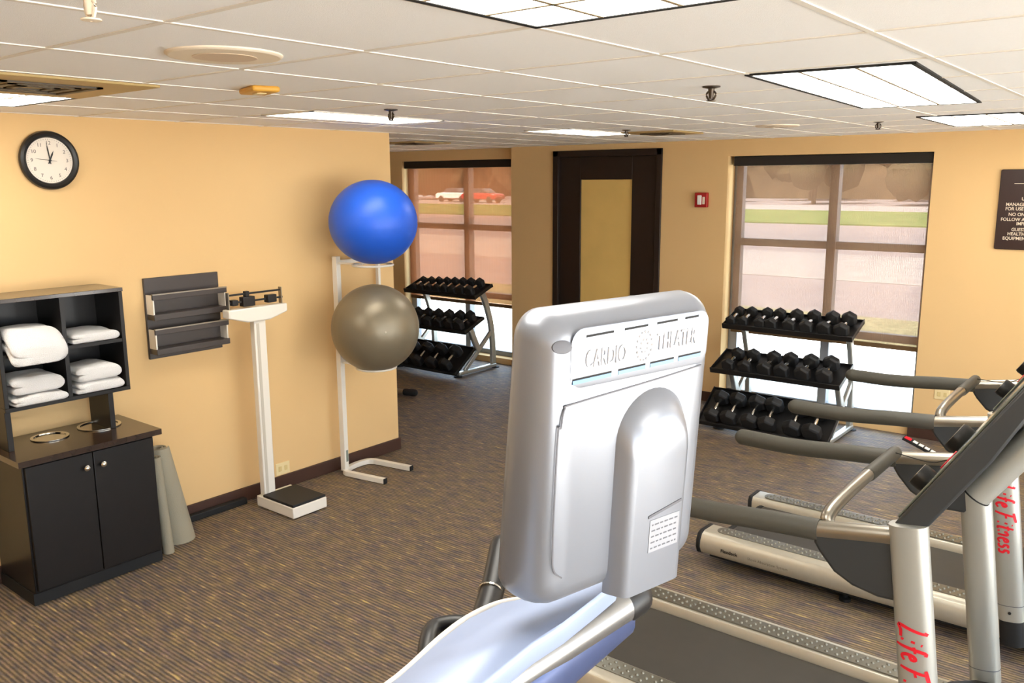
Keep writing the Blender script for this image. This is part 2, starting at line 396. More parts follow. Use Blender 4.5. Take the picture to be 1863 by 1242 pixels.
for i in range(60):
    x = -100 + i*1.7; h_ = 5.2+1.2*noise.noise(Vector((i*.7, 0, 0))); dd = 1.0*noise.noise(Vector((i*.9, 3, 0)))
    rs.append([Vector((x, 100+dd, -.12)), Vector((x, 99.4+dd, h_*.5)), Vector((x, 100+dd, h_)), Vector((x, 103, h_*.9)), Vector((x, 104, -.12))])
m.rings(rs); tag(m.build('hedge', hd, smooth=60), 'long dark row of shrubbery far behind the trees', 'hedge')
# parked cars seen through the left blind
def car(x, y, rgb, label):
    t = thing('car', label, 'car', (x, y, -.06), .05)
    b = mat('car_paint_%d_%d_%d' % rgb, rgb, .3, coat=.5)
    body = [(-2.2, .35), (-2.2, .8), (-1.9, .95), (-1.1, 1.0), (1.2, .98), (2.1, .88), (2.25, .6), (2.2, .35)]
    MB().prism([(p[0], p[1]) for p in body], 1, -.85, .85).build('body', b, t, bevel=.08)
    MB().prism([(-1.3, .97), (-.8, 1.42), (.5, 1.45), (1.25, .97)], 1, -.72, .72).build('cabin', M_glass_dark, t, bevel=.05)
    for wx in (-1.4, 1.4):
        for wy in (-.86, .66): MB().lathe([(.1, 0), (.33, 0), (.33, .2), (.1, .2)], Matrix.Translation((wx, wy, .33)) @ Matrix.Rotation(-PI/2, 4, 'X'), 20).build('wheel', M_rubber, t)
M_glass_dark = mat('car_glass', (60, 66, 74), .1)
car(-57.5, 67, (170, 32, 36), 'red parked car seen through the left window blind')
car(-63, 69, (225, 225, 228), 'white parked car seen through the left window blind, left of the red car')

# ------------------------------------------------------------------ ceiling fittings
M_tubeglow = mat('light_lens', (255, 250, 240), .5, emit=LAMP)
M_louver = mat('louver_shaded', (168, 150, 122), .5)  # white louver darkened in its colour, so strips read as shade against the lens
def ceiling_light(cx, cy, wx, wy, rz, label, nx=3, ny=6, dark=True):
    t = thing('ceiling_light', label, 'ceiling light', (cx, cy, CZ), rz, 'recessed ceiling lights')
    a, b = wx/2, wy/2
    # lens panel a little below the tiles, black reveal frame round it, louver strips under the lens with shade in their colour
    MB().box((-a+.015, -b+.015, -.005), (a-.015, b-.015, -.001)).build('lens', M_tubeglow, t)
    m = MB(); f = .018
    for p, q in (((-a, -b), (-a+f, b)), ((a-f, -b), (a, b)), ((-a, -b), (a, -b+f)), ((-a, b-f), (a, b))): m.box((p[0], p[1], -.007), (q[0], q[1], .0))
    m.build('frame', M_cap if dark else M_tbar, t)
    m = MB(); l = .006
    for i in range(1, nx): x = -a+wx*i/nx; m.box((x-l, -b+f, -.0065), (x+l, b-f, -.005))
    for i in range(1, ny): y = -b+wy*i/ny; m.box((-a+f, y-l, -.0065), (a-f, y+l, -.005))
    m.build('louver', M_louver, t)
    return t
ceiling_light(-1.01, 1.12, .60, 1.22, 0, 'large recessed ceiling light cut off by the top edge of the photo')
ceiling_light(-1.12, 3.90, .56, 1.80, math.radians(4.5), 'large recessed ceiling light with black rim, nearest above the treadmills')
ceiling_light(-1.17, 6.32, .56, 1.22, math.radians(2), 'recessed ceiling light at the right edge, close to the far wall')
ceiling_light(-4.20, 1.22, .66, 1.22, 0, 'recessed ceiling light at the left edge, over the clock wall', dark=True)
ceiling_light(-3.94, 3.47, .44, 1.02, 0, 'thin-looking recessed ceiling light beside the end of the clock wall', dark=False)
ceiling_light(-3.86, 5.70, .42, .95, 0, 'farthest recessed ceiling light, in front of the dark door', dark=False)
ceiling_light(1.3, 1.2, .6, 1.22, 0, 'added unseen ceiling light, over the camera', dark=False)  # out-of-view lamp, added for the light it gives the room
ceiling_light(1.3, 4.6, .6, 1.22, 0, 'added unseen ceiling light, over the front of the treadmills', dark=False)  # second out-of-view lamp, added as extra room light
def vent(cx, cy, wx, wy, label, rz=0):
    t = thing('ceiling_vent', label, 'ceiling vent', (cx, cy, CZ), rz, 'ceiling air vents')
    a, b = wx/2, wy/2
    MB().box((-a, -b, -.012), (a, b, 0)).build('plate', M_vent, t, bevel=.003)
    m = MB()
    for k in (.55, .38, .22):
        for p, q in (((-a*k, -b*k), (-a*k+.025, b*k)), ((a*k-.025, -b*k), (a*k, b*k)), ((-a*k, -b*k), (a*k, -b*k+.025)), ((-a*k, b*k-.025), (a*k, b*k))): m.box((p[0], p[1], -.018), (q[0], q[1], -.012))
    m.build('diffuser_ring', mat('vent_dark', (70, 58, 40), .5), t)
vent(-3.50, 1.48, .66, .66, 'square tan air vent at the left edge, beside the ceiling light over the clock wall')
vent(-3.42, 6.18, .46, .5, 'square tan air vent in front of the dark door')
vent(-6.1, 6.1, .5, .5, 'square tan air vent near the left window')
def sprinkler(x, y, label, m_=None, k=1):
    t = thing('fire_sprinkler', label, 'sprinkler', (x, y, CZ), 0, 'fire sprinklers'); m_ = m_ or M_bronzed
    MB().lathe([(.0, 0), (.036*k, 0), (.036*k, -.004), (.012*k, -.01), (0, -.01)], n=20).build('escutcheon', m_, t)
    m = MB().tube([(0, 0, 0), (0, 0, -.025*k)], .009*k, n=10)
    for s_ in (-1, 1): m.tube(smooth_path([(0.006*s_, 0, -.015*k), (.02*s_*k, 0, -.03*k), (.012*s_*k, 0, -.05*k), (0, 0, -.056*k)], 4), .004*k, n=6)
    m.lathe([(0, -.008*k), (.013*k, -.010*k), (.009*k, -.048*k), (0, -.050*k)], n=14).lathe([(0, -.054*k), (.019*k, -.055*k), (.019*k, -.058*k), (0, -.059*k)], n=16); m.build('head', m_, t)
sprinkler(-1.60, 3.28, 'large dark sprinkler beside the nearest black-rimmed ceiling light', k=1.0)
sprinkler(-3.37, 3.20, 'dark sprinkler above the thin-looking ceiling light by the clock wall')
sprinkler(-3.45, 5.68, 'small dark sprinkler between the farthest ceiling light and a tan vent', k=.9)
sprinkler(-1.74, 6.03, 'small dark sprinkler above the right window', k=.9)
sprinkler(-1.72, .85, 'cream sprinkler at the top left edge of the photo', M_speaker)
def spk(x, y, r, label):
    t = thing('ceiling_speaker', label, 'ceiling speaker', (x, y, CZ), 0)
    MB().lathe([(0, 0), (r, 0), (r, -.004), (r*.96, -.009), (r*.93, -.009), (0, -.009)], n=48).build('rim', M_speaker, t)
    MB().lathe([(0, -.009), (r*.55, -.0095), (r*.55, -.011), (0, -.011)], n=40).build('grille', mat('speaker_grille', (214, 192, 166), .7), t)
spk(-2.28, 1.51, .165, 'large round cream speaker in the ceiling above the clock wall')
spk(-2.40, 5.97, .15, 'faint round cream speaker far back in the ceiling')
t = thing('smoke_detector', 'small amber box on the ceiling tiles behind the round speaker', 'smoke detector', (-2.98, 2.12, CZ), -.3)
MB().box((-.09, -.055, -.022), (.09, .055, 0)).build('housing', M_det, t, bevel=.008); MB().box((-.03, -.02, -.026), (.03, .02, -.021)).build('sensor', M_ivory, t, bevel=.003)

# ------------------------------------------------------------------ wall things
# wall local frames: W_LEFT: X=+Y world, Y=up, Z=+X (out of the wall)
def WL(y, z, x=WX): return frame((x, y, z), (0, 1, 0), (0, 0, 1), (1, 0, 0))
def WF(x, z, y=FY): return frame((x, y, z), (1, 0, 0), (0, 0, 1), (0, -1, 0))
# clock
t = thing('wall_clock', 'round white wall clock with black rim on the left wall', 'clock', (0, 0, 0)); t.matrix_world = WL(2.17, 2.32)
MB().lathe([(0, 0), (.14, 0), (.155, .006), (.16, .018), (.155, .034), (.142, .042), (.128, .036), (.122, .02), (0, .02)], n=64).build('rim', M_black, t)
MB().lathe([(0, .02), (.124, .02), (.124, .023), (0, .023)], n=64).build('dial', M_clockw, t)
me_all = MB()
for h in range(1, 13):
    a = PI/2 - h*PI/6; me = text_mesh(str(h), .028, .0004, Matrix.Translation((.094*math.cos(a), .094*math.sin(a)-.009, .0236)), None, None, None, 'CENTER'); me_all.bm.from_mesh(me); bpy.data.meshes.remove(me)
for k in range(60):
    a = k*PI/30; r0 = .112 if k % 5 else .109
    me_all.box((-.0006, r0, .0232), (.0006, .117, .0238), Matrix.Rotation(a, 4, 'Z'))
me_all.build('numerals', mat('numeral_grey', (96, 88, 84), .6), t)
def hand(name, ang, L, wd, z, back=.02):
    MB().prism([(-wd/2, -back), (wd/2, -back), (wd*.9, L*.6), (0, L), (-wd*.9, L*.6)], 2, z, z+.0012, Matrix.Rotation(-ang, 4, 'Z')).build(name, M_ink, t)
hand('hour_hand', math.radians(24), .058, .005, .026); hand('minute_hand', math.radians(-7), .096, .004, .028); hand('second_hand', math.radians(-83), .085, .0014, .03, .035)
MB().lathe([(0, .024), (.006, .024), (.006, .033), (0, .033)], n=16).build('hub', M_ink, t)
# wall holder: charcoal panel with two troughs
t = thing('wall_holder', 'charcoal wall-mounted holder with two shallow racks on the left wall', 'wall holder', (0, 0, 0)); t.matrix_world = WL(2.905, 1.115)
MB().box((-.255, 0, 0), (.255, .505, .02)).build('back_panel', M_holder, t, bevel=.003)
for z0 in (.06, .275):
    MB().box((-.25, z0-.025, .02), (.26, z0+.012, .105)).build('shelf', M_holder, t, bevel=.003)
    MB().box((-.25, z0+.10, .085), (.262, z0+.135, .10)).build('front_rail', M_holder, t, bevel=.002)
    MB().box((-.25, z0+.131, .084), (.262, z0+.138, .102)).build('metal_edge', M_alu, t, label='bright metal edge')
    for s_ in (-.25, .245): MB().box((s_, z0+.01, .02), (s_+.008, z0+.13, .098)).build('end_bracket', M_white, t, label='white end bracket')
# outlets
def outlet(M, label):
    t = thing('wall_outlet', label, 'outlet'); t.matrix_world = M
    MB().box((-.06, -.045, 0), (.06, .045, .006)).build('plate', M_ivory, t, bevel=.003)
    for s_ in (-1, 1):
        m = MB(); m.box((s_*.025-.013, -.018, .006), (s_*.025+.013, .018, .009)); m.build('socket', mat('socket_ivory', (214, 190, 130), .5), t, bevel=.002)
outlet(WL(3.59, .15), 'ivory outlet on the left wall between the scale and the ball stand')
outlet(WF(-1.56, .40), 'ivory outlet on the far wall behind the treadmill handrails')
# fire alarm strobe
t = thing('fire_alarm_strobe', 'red fire alarm with white strobe on the far wall', 'fire alarm'); t.matrix_world = WF(-3.83, 2.0)
MB().box((-.065, -.07, 0), (.065, .07, .045)).build('body', M_red, t, bevel=.006)
MB().box((-.03, -.045, .045), (.012, .045, .06)).build('strobe', M_alarmw, t, bevel=.005)
MB().box((.02, -.04, .045), (.045, .03, .047)).build('lettering', M_lett, t)
# rules sign
t = thing('wall_sign', 'dark brown rules sign with cream lettering, cut by the right edge', 'sign'); t.matrix_world = WF(-.80, 1.95)
MB().prism(rrect(.96, .62, .012, 3), 2, 0, .02).build('board', M_sign, t, bevel=.003)
MB().box((-.38, .200, .02), (.38, .204, .0215)).build('rule_line', M_lett, t)
rows = [('EX', -.30, .150, .036), ('USE', -.32, .073, .035), ('MANAGEM', -.425, .030, .035), ('FOR USE B', -.425, -.004, .035), ('NO ONE', -.40, -.047, .035), ('FOLLOW AL', -.45, -.086, .035), ('IMPRO', -.34, -.118, .034), ('GUEST', -.37, -.164, .035), ('HEALTH C', -.395, -.198, .035), ('EQUIPMEN', -.425, -.233, .035), ('P', -.265, -.276, .034)]
for s_, x, z, sz in rows:
    text_mesh(s_, sz, .0008, Matrix.Translation((x, z, .0212)), 'lettering', M_lett, t, font_offset=.0004, squeeze=.93)

# ------------------------------------------------------------------ towel cabinet
CB = (-4.79, 2.04)
t = thing('storage_cabinet', 'dark two-door cabinet with two round chutes in its top, against the left wall', 'cabinet', (-4.79, 2.04, 0))
MB().box((-.22, -.355, .07), (.215, .355, .78)).build('body', M_dwood, t, bevel=.003)
MB().box((-.22, -.36, 0), (.20, .36, .07)).build('plinth', M_cap, t)
# worktop with two round holes: ring strips around the openings
def top_with_holes():
    m = MB(); z0, z1 = .78, .812; x0, x1, y0, y1 = -.235, .265, -.385, .385
    holes = [(-.07, -.085, .085), (-.08, .195, .105)]; split = .045
    for (cx, cy, r), (a, b) in zip(holes, ((y0, split), (split, y1))):
        ang = sorted([2*PI*i/40+.02 for i in range(40)] + [math.atan2(yy-cy, xx-cx) % (2*PI) for xx in (x0, x1) for yy in (a, b)])
        n = len(ang); outer = []; inner = []
        for th in ang:
            dx, dy = math.cos(th), math.sin(th)
            k = min(((x1-cx)/dx if dx > 1e-6 else 9), ((x0-cx)/dx if dx < -1e-6 else 9), ((b-cy)/dy if dy > 1e-6 else 9), ((a-cy)/dy if dy < -1e-6 else 9))
            outer.append((cx+dx*k, cy+dy*k)); inner.append((cx+dx*r, cy+dy*r))
        vo = [m.bm.verts.new((*p, z1)) for p in outer]; vi = [m.bm.verts.new((*p, z1)) for p in inner]
        vo2 = [m.bm.verts.new((*p, z0)) for p in outer]; vi2 = [m.bm.verts.new((*p, z0)) for p in inner]
        for i in range(n):
            j = (i+1) % n
            m.face([vi[i], vi[j], vo[j], vo[i]]); m.face([vi2[i], vo2[i], vo2[j], vi2[j]]); m.face([vi[i], vi2[i], vi2[j], vi[j]]); m.face([vo[i], vo[j], vo2[j], vo2[i]])
    return m, (x0, x1, y0, y1, z0, z1)
m, (x0, x1, y0, y1, z0, z1) = top_with_holes()
top = m.build('worktop', M_dwood2, t)
for cx_, cy_, r in ((-.07, -.085, .085), (-.08, .195, .105)):
    MB().lathe([(r-.004, .70), (r, .70), (r, .812), (r+.012, .814), (r+.012, .818), (r-.004, .818), (r-.006, .812)], Matrix.Translation((cx_, cy_, 0)), 48).build('chute_ring', M_ring, top, label='chrome chute ring')
    MB().lathe([(0, .7805), (r, .7805), (r, .783), (0, .783)], Matrix.Translation((cx_, cy_, 0)), 40).build('chute_dark_disc', M_cap, top)  # black disc painted in for the darkness down the chute
for s_ in (-1, 1):
    dr = MB().box((.215, min(s_*.002, s_*.345), .085), (.235, max(s_*.002, s_*.345), .765)).build('door', M_dwood, t, bevel=.003)
    MB().lathe([(0, 0), (.007, 0), (.006, .012), (.015, .018), (.016, .026), (.01, .033), (0, .035)], frame((.235, s_*.045, .69), (0, 1, 0), (0, 0, 1), (1, 0, 0)), 20).build('knob', M_chrome, dr)
# towel hutch on the cabinet
H0 = thing('towel_hutch', 'dark open hutch of four cubbies standing on the cabinet', 'shelf unit', (-4.87, 2.03, .812))
hx0, hx1, hy0, hy1, hz0, hz1 = -.14, .15, -.335, .335, .215, .805
MB().box((hx0, hy0-.005, hz1-.022), (hx1, hy1+.005, hz1)).build('top_panel', M_dwood2, H0, bevel=.002)
MB().box((hx0, hy0, hz0), (hx1, hy1, hz0+.022)).build('bottom_panel', M_dwood, H0, bevel=.002)
for y in (hy0, hy1-.022): MB().box((hx0, y, hz0+.022), (hx1, y+.022, hz1-.022)).build('side_panel', M_dwood, H0, bevel=.002)
MB().box((hx0, -.011, hz0+.022), (hx1, .011, hz1-.022)).build('divider', M_dwood, H0)
for a, b in ((hy0+.022, -.011), (.011, hy1-.022)): MB().box((hx0, a, .498), (hx1-.004, b, .518)).build('shelf', M_dwood, H0)
MB().box((hx0-.006, hy0, hz0), (hx0, hy1, hz1)).build('back_panel', M_dwood, H0)
for y in (-.33, .215): MB().box((hx0+.02, y, 0), (hx1-.03, y+.03, hz0)).build('support', M_dwood, H0, bevel=.002)

# towels: a folded ribbon, extruded into the cubby
def towel_mesh(wd, n_layers, th, depth, seed, droop=0, jut=0):
    """folded towel: accordion ribbon in the (y,z) plane, extruded along x; origin at bottom front centre"""
    path = []; r = th*.52
    for k in range(n_layers):
        z = th/2 + k*th*1.04; a, b = (-wd/2+r, wd/2-r) if k % 2 == 0 else (wd/2-r, -wd/2+r)
        sh = random.Random(seed+k).uniform(-.006, .006)
        for i in range(9): path.append((a+(b-a)*i/8+sh, z))
        if k < n_layers-1:
            s_ = 1 if k % 2 == 0 else -1
            for i in range(1, 5):
                an = -PI/2+PI*i/5; path.append((b+sh+s_*r*math.cos(an), z+th*.52+th*.52*math.sin(an)))
    outl = []; n = len(path)
    for sgn in (1, -1):
        seq = range(n) if sgn == 1 else range(n-1, -1, -1)
        for i in seq:
            p = path[i]; q = path[min(i+1, n-1)]; o = path[max(i-1, 0)]
            tx, tz = q[0]-o[0], q[1]-o[1]; L_ = math.hypot(tx, tz) or 1
            outl.append((p[0]-tz/L_*th*.5*sgn, p[1]+tx/L_*th*.5*sgn))
        # rounded tip
        p = path[-1] if sgn == 1 else path[0]; q = path[-2] if sgn == 1 else path[1]
        tx, tz = p[0]-q[0], p[1]-q[1]; L_ = math.hypot(tx, tz) or 1
        for an in (50, 20, -20, -50):
            a = math.radians(an); outl.append((p[0]+tx/L_*th*.5*math.cos(a)-tz/L_*th*.5*math.sin(a), p[1]+tz/L_*th*.5*math.cos(a)+tx/L_*th*.5*math.sin(a)))
    m = MB(); rs = []; K = 12
    H_ = n_layers*th*1.04
    for k in range(K+1):
        u = k/K; x = jut - depth*u
        endk = min(1, .80+.2*min(1, (u*K)/1.2), .80+.2*min(1, ((1-u)*K)/1.2))
        ring = []
        for (y, z) in outl:
            nz = noise.noise(Vector((x*14+seed, y*9, z*10)))
            zz = H_/2 + (z-H_/2)*endk + .013*nz*(z/H_)
            yy = y*(.97+.03*endk) + .007*noise.noise(Vector((x*9+seed*3, z*20, 1)))
            zz -= .01*(abs(yy)/(wd/2))**3*(z/H_)
            if droop: zz -= droop*max(0, (x-jut+.10)/.10)**1.5 if x > jut-.10 else 0
            ring.append(Vector((x, yy, max(zz, .001) if not droop else zz)))
        rs.append(ring)
    m.rings(rs); return m
def towel(y, z, wd, n_l, th, label, seed, droop=0, jut=.0, rz=0, depth=.25, x=-4.735, grp='folded white towels in the hutch'):
    o = towel_mesh(wd, n_l, th, depth, seed, droop, jut).build('folded_towel', M_towel, smooth=60)
    o.location = (x, y, z); o.rotation_euler = (0, 0, rz); tag(o, label, 'towel', grp)
    s_ = o.modifiers.new('sub', 'SUBSURF'); s_.levels = 1; s_.render_levels = 1
    return o
S1 = .812+.518+.001; S0 = .812+.237+.001
towel(1.865, S1, .265, 2, .062, 'rumpled white towel drooping over the shelf edge, upper left cubby', 3, droop=.085, jut=.085, rz=.0)
towel(2.195, S1, .255, 2, .030, 'single thin folded white towel in the upper right cubby', 8, jut=.03)
towel(1.87, S0, .265, 2, .026, 'lower of two folded white towels in the lower left cubby', 12, jut=.05)
towel(1.86, S0+.056, .245, 2, .046, 'upper thick folded white towel in the lower left cubby', 15, jut=.035)
towel(2.195, S0, .26, 2, .030, 'lower of two folded white towels in the lower right cubby', 21, jut=.03)
towel(2.19, S0+.063, .235, 2, .042, 'upper puffy folded white towel in the lower right cubby', 27, jut=.025)

# rolled exercise mats beside the cabinet
def roll(x, y, r0, r1, h, lean, label, turns=2.2):
    t = thing('rolled_mat', label, 'exercise mat', (x, y, 0), 0)
    m = MB(); n = 72; th = .010; rs_o = []; rings = []
    for k in range(7):
        u = k/6; r = r0+(r1-r0)*u; c = Vector((lean[0]*u, lean[1]*u, h*u)); ring = []
        N_ = n
        for i in range(N_+1): a = turns*2*PI*i/N_; rr = r*(1-.55*(1-i/N_)); ring.append(c+Vector((rr*math.cos(a), rr*math.sin(a), 0)))
        for i in range(N_, -1, -1): a = turns*2*PI*i/N_; rr = r*(1-.55*(1-i/N_))-th; ring.append(c+Vector((rr*math.cos(a), rr*math.sin(a), 0)))
        rings.append(ring)
    m.rings(rings, cap=False)
    bm = m.bm; bm.verts.ensure_lookup_table(); L_ = len(rings[0])
    for base in (0, 6*L_):
        for i in range(n): m.face([bm.verts[base+i], bm.verts[base+i+1], bm.verts[base+L_-2-i], bm.verts[base+L_-1-i]])
    m.build('roll', M_mat, t)
roll(-4.80, 2.62, .105, .066, .60, (-.05, -.055), 'wide grey exercise mat rolled up and standing beside the dark cabinet')
roll(-4.66, 2.475, .042, .040, .60, (-.03, -.02), 'thin pale rolled mat squeezed between the cabinet and the wider roll', 1.6)
tag(MB().box((-5.01, 2.80, 0), (-4.965, 3.24, .045)).build('floor_bar', M_cap, bevel=.006), 'long flat black bar on the carpet along the left baseboard', 'bar')

# ------------------------------------------------------------------ physician scale
t = thing('physician_scale', 'white upright balance-beam scale with black platform mat by the left wall', 'scale', (-4.665, 3.39, 0))
MB().box((-.20, -.14, .008), (.20, .14, .082)).build('base', M_white, t, bevel=.005)
MB().box((-.135, -.135, .082), (.195, .135, .10)).build('platform_mat', M_rubber, t, bevel=.004)
MB().prism([(-.185, -.12), (-.135, -.12), (-.135, -.03), (-.185, -.03)], 2, .082, 1.30).build('column', M_white, t, bevel=.006)
MB().box((-.134, -.105, .10), (-.132, -.085, 1.28)).build('column_groove', mat('enamel_seam', (196, 188, 172), .4), t)
MB().prism([(-.31, 1.335), (-.31, 1.39), (.14, 1.39), (.14, 1.335), (-.0, 1.295), (-.17, 1.295)], 0, -.20, -.12).build('beam_head', M_white, t, bevel=.008)
for y in (-.29, .115): MB().box((-.175, y-.004, 1.39), (-.145, y+.004, 1.50)).build('beam_bracket', M_alu, t)
b1 = MB().box((-.165, -.29, 1.475), (-.155, .115, 1.487)).build('upper_beam', M_black, t); MB().box((-.175, -.165, 1.462), (-.145, -.135, 1.498)).build('sliding_weight', M_black, b1, bevel=.003)
b2 = MB().box((-.165, -.29, 1.425), (-.155, .13, 1.437)).build('lower_beam', M_black, t)
for a, b_, h in ((-.19, -.10, .032), (.0, .07, .026), (-.27, -.225, .018)): MB().box((-.185, a, 1.431-h), (-.135, b_, 1.431+h)).build('sliding_weight', M_black, b2, bevel=.005)

# ------------------------------------------------------------------ ball stand and balls
t = thing('ball_stand', 'white tube stand with a U-shaped foot holding the two exercise balls', 'ball stand', (-4.90, 4.05, 0), math.radians(9))
sq = [(-.019, -.019), (.019, -.019), (.019, .019), (-.019, .019)]
U = [(.40, -.012, .022), (.10, -.012, .022), (.03, -.005, .022), (-.01, .035, .022), (-.03, .15, .022), (-.01, .265, .022), (.03, .305, .022), (.10, .312, .022), (.40, .312, .022)]
MB().sweep(smooth_path(U, 6), [(a, b) for a, b in sq]).build('foot', M_white, t, bevel=.003)
for y in (-.012, .312): MB().box((.40, y-.018, .004), (.408, y+.018, .041)).build('end_cap', M_cap, t, label='black end cap')
MB().box((-.025, -.005, .03), (.018, .04, 1.66)).build('post', M_white, t, bevel=.003)
MB().box((.0181, .012, .10), (.0195, .034, .19)).build('label_plate', mat('plate_grey', (120, 130, 120), .5), t)
for zc in (1.615, .875):
    m = MB(); m.box((-.02, .0, zc-.015), (.012, .50, zc+.015))
    m.tube([(.35+.14*math.cos(2*PI*i/40), .0+.14*math.sin(2*PI*i/40), zc) for i in range(40)], .008, n=10, closed=True); m.box((.0, .01, zc-.008), (.24, .026, zc+.004)); m.box((.0, .01, zc-.008), (.013, .06, zc+.004))
    m.build('ball_ring', M_white, t)
MB().box((-.02, .485, .85), (.01, .512, 1.68)).build('side_post', M_white, t, bevel=.003)
def ball(c, r, m_, label, sq_=1, valve=False):
    t = thing('exercise_ball', label, 'exercise ball', (c[0], c[1], c[2]-r*sq_))
    m = MB(); prof = []
    K = 64
    for i in range(1, K):
        th = PI*i/K; rr = r*(1+.0022*(1 if (i % 5 == 0) else 0)); prof.append((rr*math.sin(th), r*sq_-rr*sq_*math.cos(th)))
    if valve:
        d_ = (CAM-Vector(c)).normalized(); d_ = (d_ + Vector((.22, .12, -.10))).normalized()
        xx = d_.cross(Vector((0, 0, 1))).normalized(); yy = d_.cross(xx)
        M = Matrix.Translation((0, 0, r)) @ frame((0, 0, 0), xx, yy, d_) @ Matrix.Translation((0, 0, -r))
    else: M = None
    m.lathe(prof, M, 64).build('skin', m_, t, smooth=80)
    if valve:
        MB().lathe([(0, 2*r-.004), (.008, 2*r-.004), (.007, 2*r+.004), (0, 2*r+.005)], M, 16).build('valve', mat('valve_pale', (196, 186, 166), .5), t)
ball((-4.54, 4.11, 1.915), .308, M_blue, 'blue exercise ball on top of the white stand', .95)
ball((-4.54, 4.095, 1.165), .312, M_grey, 'pewter grey exercise ball below the blue one on the white stand', 1.0, True)
# foot of a bench poking out behind the end of the wall
t = thing('bench_foot', 'silver machine foot with black end cap, poking out behind the end of the left wall', 'exercise machine', (-6.6, 5.9, 0), math.radians(22))
MB().tube([(-.9, 0, .045), (.36, 0, .045)], .03, n=16).build('tube', M_alu, t)
MB().tube([(.36, 0, .045), (.46, 0, .045)], .037, n=16, round_ends=True).build('end_cap', M_cap, t)
MB().tube([(-.8, -.3, .035), (-.8, .3, .035)], .034, n=12).build('cross_foot', M_cap, t)

# ------------------------------------------------------------------ dumbbells and racks
def hexhead(m, c, r, L_, ax):
    prof = [(r*.80, 0), (r, L_*.18), (r, L_*.82), (r*.80, L_)]
    rs = []
    for rr, z in prof: rs.append([Vector((rr*math.cos(PI/6+i*PI/3), c+z*ax, rr*math.sin(PI/6+i*PI/3))) for i in range(6)])
    return m.rings(rs)
def make_dumbbell(r, hl, gl):
    """axis along local y; origin at lowest point; head radius r, head length hl, handle length gl"""
    k = (r, hl, gl); t = thing('dumbbell', 'x', 'dumbbell')
    for s_ in (-1, 1):
        m = MB(); hexhead(m, s_*gl/2, r, hl, s_)
        for v in m.bm.verts: v.co.z += r*.87
        m.build('head', M_rubber, t, bevel=r*.06)
    m = MB(); pr = []
    n = 12
    for i in range(n+1):
        u = -1+2*i/n; pr.append((.0125+.004*(1-u*u), u*gl/2))
    m.lathe(pr, frame((0, 0, r*.87), (1, 0, 0), (0, 0, -1), (0, 1, 0)), 14); m.build('handle', M_chrome, t, label='chrome handle')
    return t
ORD = ['first', 'second', 'third', 'fourth', 'fifth', 'sixth', 'seventh', 'eighth']
